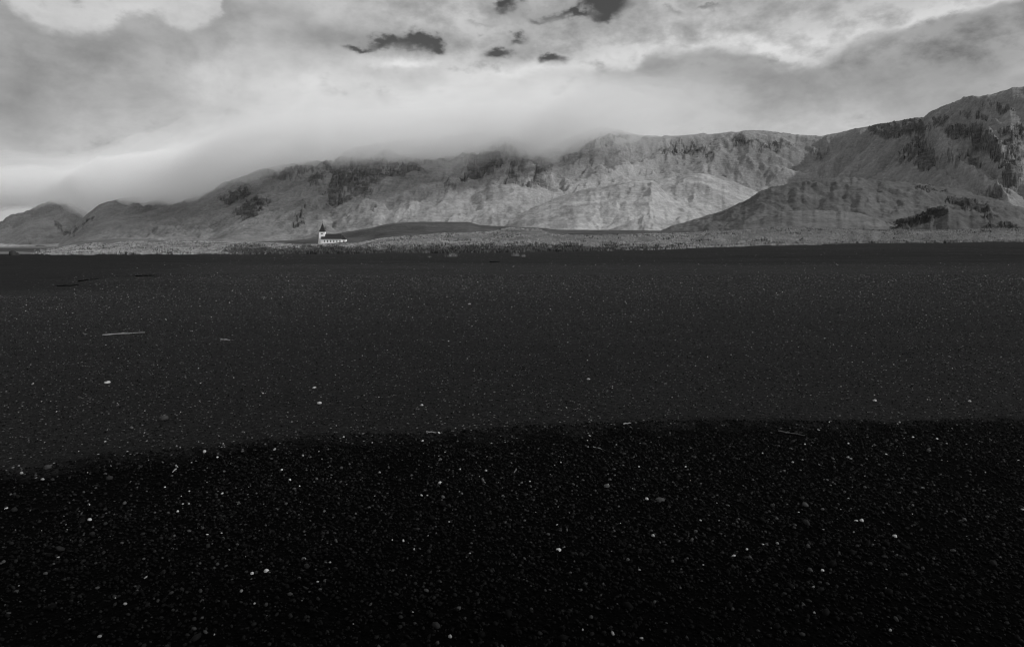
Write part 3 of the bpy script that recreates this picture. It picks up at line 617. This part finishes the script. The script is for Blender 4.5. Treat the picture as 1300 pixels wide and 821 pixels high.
stick((130, 425.5), (184, 422.5), .013, M_WOOD, 'long thin bleached stick on the dry gravel at the far left', .03, 1)
stick((280, 431.5), (292, 432.5), .016, M_WOOD, 'short bleached stick on dry gravel, right of the longest pale stick', .05)
stick((541, 548.5), (557, 550), .007, M_WOOD, 'short straight pale stick lying on the swash line below centre', .03)
stick((791, 538.5), (801, 537.5), .008, M_WOOD, 'stubby pale stick at the swash line, right of centre', .05)
stick((988, 547.5), (1022, 553), .006, M_WOODD, 'long thin dark twig on wet gravel just below the swash line', .04, 1)
stick((753, 567.5), (768, 572), .005, M_WOOD, 'thin pale twig on wet gravel below the stubby pale stick', .06)
stick((655, 596), (649, 603), .006, M_WOODD, 'tiny dark twig on wet gravel near the middle of the picture', .06)
stick((224, 591), (218, 600), .007, M_WOOD, 'tiny bent pale twig on wet gravel at the lower left', .10)
stick((72, 363.5), (100, 362.5), .03, M_WOODB, 'dark driftwood stick on smooth sand at the upper left', .05)
stick((100, 357.5), (124, 354.5), .03, M_WOODB, 'dark driftwood stick behind the other one on the smooth sand at upper left', .05)
stick((172, 351), (196, 350.5), .035, M_WOODB, 'dark driftwood stick on smooth sand, rightmost of the three at upper left', .05)
stick((622, 333), (634, 332.5), .05, M_WOODB, 'short dark driftwood log on the sand in front of the grass tufts', .05, 0, 'driftwood_log')

def stone(px, py, w, mat, label, flat=.5, name='stone'):
    X, Y, z = gpos(px, py); r = w / 2 * Y / FOC
    import bmesh
    bm = bmesh.new(); bmesh.ops.create_icosphere(bm, subdivisions=3, radius=1); sd = random.uniform(0, 50)
    for v in bm.verts:
        c = v.co; n = math.sin(c.x * 2.3 + sd) * math.cos(c.y * 2.9 + sd) * .12 + math.sin(c.z * 4 + c.x * 3 + sd) * .05
        c *= 1 + n; c.x *= r; c.y *= r * .9; c.z = max(c.z, -.5) * r * flat * 1.5; c += Vector([math.sin(q) * r * .05 for q in (c.y * 9 / r, c.z * 8 / r, c.x * 7 / r)])
    me = bpy.data.meshes.new(name); bm.to_mesh(me); bm.free(); me.materials.append(mat)
    for p in me.polygons: p.use_smooth = True
    o = bpy.data.objects.new(name, me); C.objects.link(o); o.location = (X, Y, z + r * flat * .35); o.rotation_euler.z = random.uniform(-.5, .5)
    tag(o, label, 'stone', 'larger stones lying on the beach')
M_S1 = simple('white_stone', .30, .7, .2, 60); M_S2 = simple('grey_stone', .045, .75, .3, 60); M_S3 = simple('dark_stone', .02, .75, .3, 60)
stone(208, 532, 10, M_S3, 'flat dark grey stone on dry gravel above the swash line, left side', .55)
stone(136, 486, 7, M_S1, 'flat oblong white stone alone on the dry gravel at the left', .4)
stone(405.5, 512, 5.5, M_S1, 'white oval stone on dry gravel, lower of a pair left of centre', .5)
stone(399, 492.5, 4.5, M_S1, 'white stone on dry gravel, upper of a pair left of centre', .5)
stone(167, 543.5, 5, M_S2, 'small grey stone left of the flat dark stone', .6)
stone(60, 594, 8, M_S3, 'dark stone on wet gravel near the lower left edge', .6)
stone(770, 617.5, 7, M_S2, 'oval mid grey stone on wet gravel right of centre', .55)
stone(838, 635, 12, M_S3, 'flat dark slab stone on wet gravel, largest of the lower right', .3)
stone(821, 633.5, 4.5, M_S1, 'small white stone beside the flat dark slab', .6)
stone(114, 660, 5, M_S1, 'white stone low on the wet gravel at the left', .6)
stone(338, 725, 6, M_S1, 'pale stone low in the picture, rightmost of two near the left third', .6)
stone(320, 728, 4.5, M_S1, 'small white stone beside the paler larger one, low left third', .6)
stone(1094, 661, 5, M_S1, 'bright white stone on wet gravel at the lower right', .6)
stone(1136, 681, 5.5, M_S1, 'pale stone right of and below the brightest lower right stone', .6)
stone(1044, 724, 4, M_S1, 'tiny white stone low in the picture right of centre', .6)
stone(709, 698.5, 6.5, M_S1, 'oval white stone low in the picture just right of centre', .55)
stone(558.5, 613.5, 4.5, M_S1, 'narrow white stone on wet gravel left of the picture centre', .7)
stone(259.5, 573.5, 4, M_S1, 'bright white stone right on the edge of the wet gravel, left', .7)
stone(747, 481.5, 4, M_S1, 'white stone on dry gravel right of centre', .5)
stone(535.5, 514.5, 3.5, M_S1, 'small round white stone on dry gravel just left of centre', .6)
stone(1110.5, 508.8, 4.5, M_S1, 'white stone on dry gravel above the right part of the swash line', .5)
stone(1231, 509.5, 4, M_S1, 'white stone on dry gravel nearest the right edge', .5)
stone(596, 386.5, 3.5, M_S1, 'white stone on the far dry gravel near the centre', .5)
stone(571, 325.4, 4, M_S2, 'pale grey stone on sand at the foot of the tall lone plant', .5)
stone(16, 324.2, 9, M_S3, 'dark rock at the far edge of the beach, larger of two at the left', .8, 'rock')
stone(22, 324.0, 5, M_S3, 'dark rock at the far edge of the beach, smaller of two at the left', .8, 'rock')

# ------------------------------------------------------------------ low cloud lying on the mountains: closed volumes of even density
def cloud_mat(d, alb=.988):
    m = bpy.data.materials.new('cloud_vapour'); m.use_nodes = True; nt = NT(m.node_tree); nt.n.clear()
    out = nt.new('ShaderNodeOutputMaterial'); v = nt.new('ShaderNodeVolumePrincipled')
    v.inputs['Color'].default_value = (alb, alb, alb, 1); v.inputs['Density'].default_value = d; v.inputs['Anisotropy'].default_value = 0
    nt.l.new(v.outputs[0], out.inputs['Volume']); return m
def bank(name, u0, u1, y0f, y1f, basef, topf, dens, label, seed, endl=True, nc=260, nr=44, lump=26):
    us = np.linspace(u0, u1, nc); vs = np.linspace(0, 1, nr)
    U, V = np.meshgrid(us, vs)
    Y = y0f(U) + (y1f(U) - y0f(U)) * V; X = (U - CX) / FOC * Y
    q = (U - u0) / (u1 - u0)
    env = np.sqrt(np.clip(1 - (2 * V - 1) ** 4, 0, 1)) * sm(0, .10, 1 - q)
    if endl: env = env * sm(0, .03, q)
    b, t = basef(U), topf(U); mid = b + (t - b) * .45
    lo = mid - (mid - b + lump * fbm(X / 160, Y / 160, 5, seed) + lump * .5 * fbm(X / 45, Y / 60, 4, seed + 5)) * env
    hi = mid + (t - mid + 90 * fbm(X / 260, Y / 260, 5, seed + 9)) * env * sm(0, .5, V)
    lo = np.minimum(lo, mid); hi = np.maximum(hi, mid + .05)
    n = nr * nc; g = grid_faces(nr, nc)
    VV = np.concatenate([np.stack([X, Y, hi], -1).reshape(-1, 3), np.stack([X, Y, lo], -1).reshape(-1, 3)])
    idx = np.arange(n).reshape(nr, nc); ring = np.concatenate([idx[0, :], idx[1:, -1], idx[-1, -2::-1], idx[-2:0:-1, 0]])
    nx = np.roll(ring, -1); side = np.stack([ring, ring + n, nx + n, nx], -1)
    F = np.concatenate([g, g[:, ::-1] + n, side])
    o = mesh_np(name, VV, F, cloud_mat(dens)); tag(o, label, 'cloud', kind='stuff'); return o
F_ = cur([(-700, 2700), (60, 2700), (130, 1650), (300, 1450), (800, 1450), (865, 1750)]); B_ = cur([(-700, 4500), (0, 4300), (300, 3800), (865, 3200)])
base_ = [(-700, 205), (0, 250), (70, 246), (100, 195), (130, 136), (165, 118), (210, 118), (245, 132), (270, 160), (300, 198), (340, 222), (400, 232), (412, 256), (430, 234), (520, 232), (600, 246), (640, 268), (690, 250), (730, 302), (770, 335), (865, 378)]
bank('low_cloud', -700, 865, F_, B_, cur(base_), cur([(-700, 330), (60, 330), (300, 340), (640, 390), (865, 430)]), .0068, 'pale low cloud lying over the mountain tops', 400, lump=50)
bank('cloud_veil', -800, 930, cur([(-800, 2500), (60, 2500), (300, 1350), (930, 1600)]), B_, cur([(a, b - 22) for a, b in base_] + [(930, 410)]), cur([(-800, 380), (60, 370), (300, 420), (600, 480), (930, 510)]), .0018, 'thin veil of vapour around the low cloud', 440, lump=60)
bank('upper_veil', -900, 1010, cur([(-900, 2300), (60, 2300), (300, 1250), (1010, 1500)]), cur([(-900, 4700), (1010, 3400)]), cur([(a, b - 42) for a, b in base_] + [(1010, 450)]), cur([(-900, 470), (60, 450), (300, 480), (600, 550), (1010, 560)]), .0006, 'faint outer vapour above the low cloud', 460, lump=45)

# ------------------------------------------------------------------ sky
def world():
    w = bpy.data.worlds.new('World'); SC.world = w; w.use_nodes = True; nt = NT(w.node_tree); nt.n.clear()
    out = nt.new('ShaderNodeOutputWorld')
    sky = nt.new('ShaderNodeTexSky', sky_type='NISHITA'); sky.sun_disc = False
    sky.sun_elevation = R(SUN_EL); sky.sun_rotation = R(SUN_AZ); sky.altitude = 50
    sc = nt.new('ShaderNodeSeparateColor'); nt.l.new(sky.outputs[0], sc.inputs[0])
    bg1 = nt.new('ShaderNodeBackground'); nt.l.new(nt.grey(sc.outputs[0]), bg1.inputs[0]); bg1.inputs[1].default_value = .05   # red-filter rendering of blue sky
    tc = nt.new('ShaderNodeTexCoord').outputs['Generated']
    sx = nt.new('ShaderNodeSeparateXYZ'); nt.l.new(tc, sx.inputs[0])
    y = nt.m('MAXIMUM', sx.outputs[1], .12)
    wv = nt.new('ShaderNodeTexNoise'); nt.put(wv.inputs['Vector'], nt.mp(tc, (1, 1, 1.6))); wv.inputs['Scale'].default_value = 7; wv.inputs['Detail'].default_value = 7; wv.inputs['Roughness'].default_value = .55
    ws = nt.new('ShaderNodeSeparateColor'); nt.l.new(wv.outputs['Color'], ws.inputs[0])
    fine = nt.noise(nt.mp(tc, (1, 1, 1.7)), 20, 9, .6, .05); wisp = nt.noise(nt.mp(tc, (1, 1, 1.5), (0, R(18), 0)), 8, 9, .58, .25)
    px = nt.m('ADD', nt.m('MULTIPLY_ADD', nt.m('DIVIDE', sx.outputs[0], y), FOC, CX), nt.lin(ws.outputs[0], .3, .7, -28, 28))
    py = nt.m('SUBTRACT', HY, nt.m('MULTIPLY', nt.m('DIVIDE', sx.outputs[2], y), FOC))
    py = nt.m('ADD', py, nt.lin(ws.outputs[1], .3, .7, -11, 11)); pyf = nt.m('ADD', py, nt.lin(fine, .3, .7, -11, 11))
    def g(cx, cy, sx_, sy_, amp, P=px, Q=None):
        Q = py if Q is None else Q
        a = nt.m('DIVIDE', nt.m('SUBTRACT', P, cx), sx_); b = nt.m('DIVIDE', nt.m('SUBTRACT', Q, cy), sy_)
        e = nt.m('ADD', nt.m('MULTIPLY', a, a), nt.m('MULTIPLY', b, b))
        return nt.m('MULTIPLY', nt.m('POWER', 2.71828, nt.m('MULTIPLY', e, -1.0)), amp)
    def tot(L, **k):
        s = 0.0
        for q in L: s = nt.m('ADD', s, g(*q, **k))
        return s
    # upper edge of the nearer grey cloud
    ed = [(-200, -60), (0, -20), (22, 0), (50, 22), (78, 34), (105, 36), (130, 24), (160, 13), (188, 13), (208, 22), (232, 30), (262, 27), (288, 20), (300, 0), (330, -40), (600, -40), (660, 60), (690, 84), (740, 92), (800, 90), (822, 78), (850, 72), (885, 70), (930, 73), (955, 81), (1000, 82), (1048, 71), (1085, 59), (1120, 50), (1180, 35), (1240, 19), (1300, 0), (1400, -40), (1600, -80)]
    fc = nt.new('ShaderNodeFloatCurve'); nt.put(fc.inputs['Value'], nt.lin(px, -200, 1600, 0, 1))
    c = fc.mapping.curves[0]; P = [((a + 200) / 1800, (b + 100) / 300) for a, b in ed]
    c.points[0].location = P[0]; c.points[1].location = P[-1]
    for p in P[1:-1]: c.points.new(*p)
    fc.mapping.update()
    e = nt.m('SUBTRACT', pyf, nt.m('MULTIPLY_ADD', fc.outputs[0], 300.0, -100.0))      # >0 below the edge
    below = nt.ss(e, -7, 12)
    mid_ = nt.m('MULTIPLY', nt.ss(px, 300, 340), nt.ss(px, 800, 690)); below = nt.m('ADD', nt.m('MULTIPLY', below, nt.m('SUBTRACT', 1.0, mid_)), nt.m('MULTIPLY', mid_, .25))
    lit = nt.m('MULTIPLY', nt.ss(e, -45, 0), nt.m('SUBTRACT', 1.0, below))
    side = nt.ss(px, 500, 900, .3, 1.0)
    up = nt.m('ADD', .765, nt.m('MULTIPLY', nt.m('MULTIPLY', lit, side), .10))
    dn = nt.m('ADD', .655, nt.m('MULTIPLY', nt.ss(e, 0, 95), .085))
    mx = nt.new('ShaderNodeMix', data_type='FLOAT'); nt.put(mx.inputs[0], below); nt.put(mx.inputs[2], up); nt.put(mx.inputs[3], dn)
    V = mx.outputs[0]
    V = nt.m('ADD', V, tot([(0, 110, 110, 75, -.09), (150, 60, 70, 30, -.03), (280, 85, 40, 35, .07), (600, 125, 210, 45, .07), (420, 150, 150, 40, .03), (130, 215, 170, 28, .03), (1270, 70, 110, 60, -.08),
        (980, 105, 130, 16, -.05), (830, 98, 60, 14, -.03), (600, 20, 100, 18, .03), (690, 92, 45, 7, .08), (500, 75, 42, 7, .13), (470, 68, 25, 5, .04), (960, 4, 60, 12, -.08), (640, 12, 26, 14, -.08), (395, 38, 34, 22, -.08), (330, 15, 50, 30, -.06), (1000, 160, 140, 20, .03), (940, 60, 60, 12, .05), (500, 45, 70, 15, -.12), (700, 45, 90, 25, -.05), (675, 72, 50, 12, -.08), (770, 18, 60, 20, -.08), (420, 45, 30, 18, -.05)]))
    V = nt.m('ADD', V, nt.lin(wisp, .25, .75, -.08, .08)); V = nt.m('ADD', V, nt.lin(fine, .25, .75, -.035, .035))
    V = nt.m('ADD', V, nt.m('MULTIPLY', nt.ss(pyf, 95, 60), nt.m('MULTIPLY', nt.ss(px, 380, 560), nt.lin(fine, .3, .7, -.10, .06))))
    V = nt.m('SUBTRACT', V, .022); cl = nt.m('POWER', nt.m('MAXIMUM', V, .2), 2.25)
    cl = nt.m('MULTIPLY', cl, nt.ss(sx.outputs[1], .35, -.3, 1.0, 1.22))      # unseen sky behind the camera, brightness added to front-light the low cloud
    # openings to dark blue sky
    gp = tot([(447, 57, 13, 6, 1.1), (470, 48, 18, 9, 1.0), (515, 48, 24, 10, 1.0), (540, 55, 14, 10, 1.2), (495, 42, 65, 13, .55), (775, 5, 36, 17, 1.5), (762, 20, 12, 8, .8), (728, 14, 14, 5, .8), (700, 18, 12, 5, .5), (665, 46, 18, 8, .95), (640, 67, 20, 9, 1.1), (628, 57, 20, 10, .6), (706, 82, 17, 9, 1.1), (690, 10, 60, 16, .4), (645, 2, 16, 7, .9), (665, -4, 14, 6, .8), (620, 28, 20, 6, .45), (750, 35, 10, 5, .4), (898, 9, 14, 5, .6), (860, 22, 22, 6, .35), (775, -40, 60, 25, 1.0), (1500, -300, 300, 120, 1.0), (-300, -260, 300, 120, 1.0)], Q=pyf)
    gm = nt.ss(nt.m('ADD', gp, nt.m('ADD', nt.lin(fine, .3, .7, -.48, .48), nt.lin(wisp, .3, .7, -.22, .22))), .10, 1.15)
    bg2 = nt.new('ShaderNodeBackground'); nt.l.new(nt.grey(cl), bg2.inputs[0]); bg2.inputs[1].default_value = 1.0
    ms = nt.new('ShaderNodeMixShader'); nt.put(ms.inputs[0], gm); nt.l.new(bg2.outputs[0], ms.inputs[1]); nt.l.new(bg1.outputs[0], ms.inputs[2])
    nt.l.new(ms.outputs[0], out.inputs[0])
    w.cycles.sampling_method = 'MANUAL'; w.cycles.sample_map_resolution = 512
SUN_EL, SUN_AZ = 29, 106      # azimuth clockwise from the view direction (+Y): behind and to the right
world()
ld = bpy.data.lights.new('sun', 'SUN'); ld.energy = 2.75; ld.angle = R(2.0); ld.color = (1, 1, 1)
sun = bpy.data.objects.new('sun', ld); C.objects.link(sun)
dv = Vector((math.sin(R(SUN_AZ)) * math.cos(R(SUN_EL)), math.cos(R(SUN_AZ)) * math.cos(R(SUN_EL)), math.sin(R(SUN_EL))))
sun.rotation_euler = dv.to_track_quat('Z', 'Y').to_euler(); sun.location = (60, -60, 80)

cam_d = bpy.data.cameras.new('camera'); cam = bpy.data.objects.new('camera', cam_d); C.objects.link(cam)
cam.location = (0, 0, EYE); cam.rotation_euler = (R(90), 0, 0)
cam_d.sensor_width = 36; cam_d.lens = FOC / 1300 * 36; cam_d.shift_y = -(410.5 - HY) / 1300; cam_d.clip_start = .1; cam_d.clip_end = 30000
SC.camera = cam

SC.render.engine = 'CYCLES'
SC.view_settings.view_transform = 'Standard'; SC.view_settings.look = 'None'; SC.view_settings.exposure = 0; SC.view_settings.gamma = 1
SC.cycles.use_denoising = True; SC.cycles.denoising_prefilter = 'ACCURATE'; SC.cycles.denoising_input_passes = 'RGB_ALBEDO_NORMAL'; SC.cycles.volume_bounces = 12; SC.cycles.max_bounces = 14; SC.cycles.diffuse_bounces = 3
SC.cycles.use_adaptive_sampling = False; SC.cycles.pixel_filter_type = 'BLACKMAN_HARRIS'; SC.cycles.filter_width = 1.2
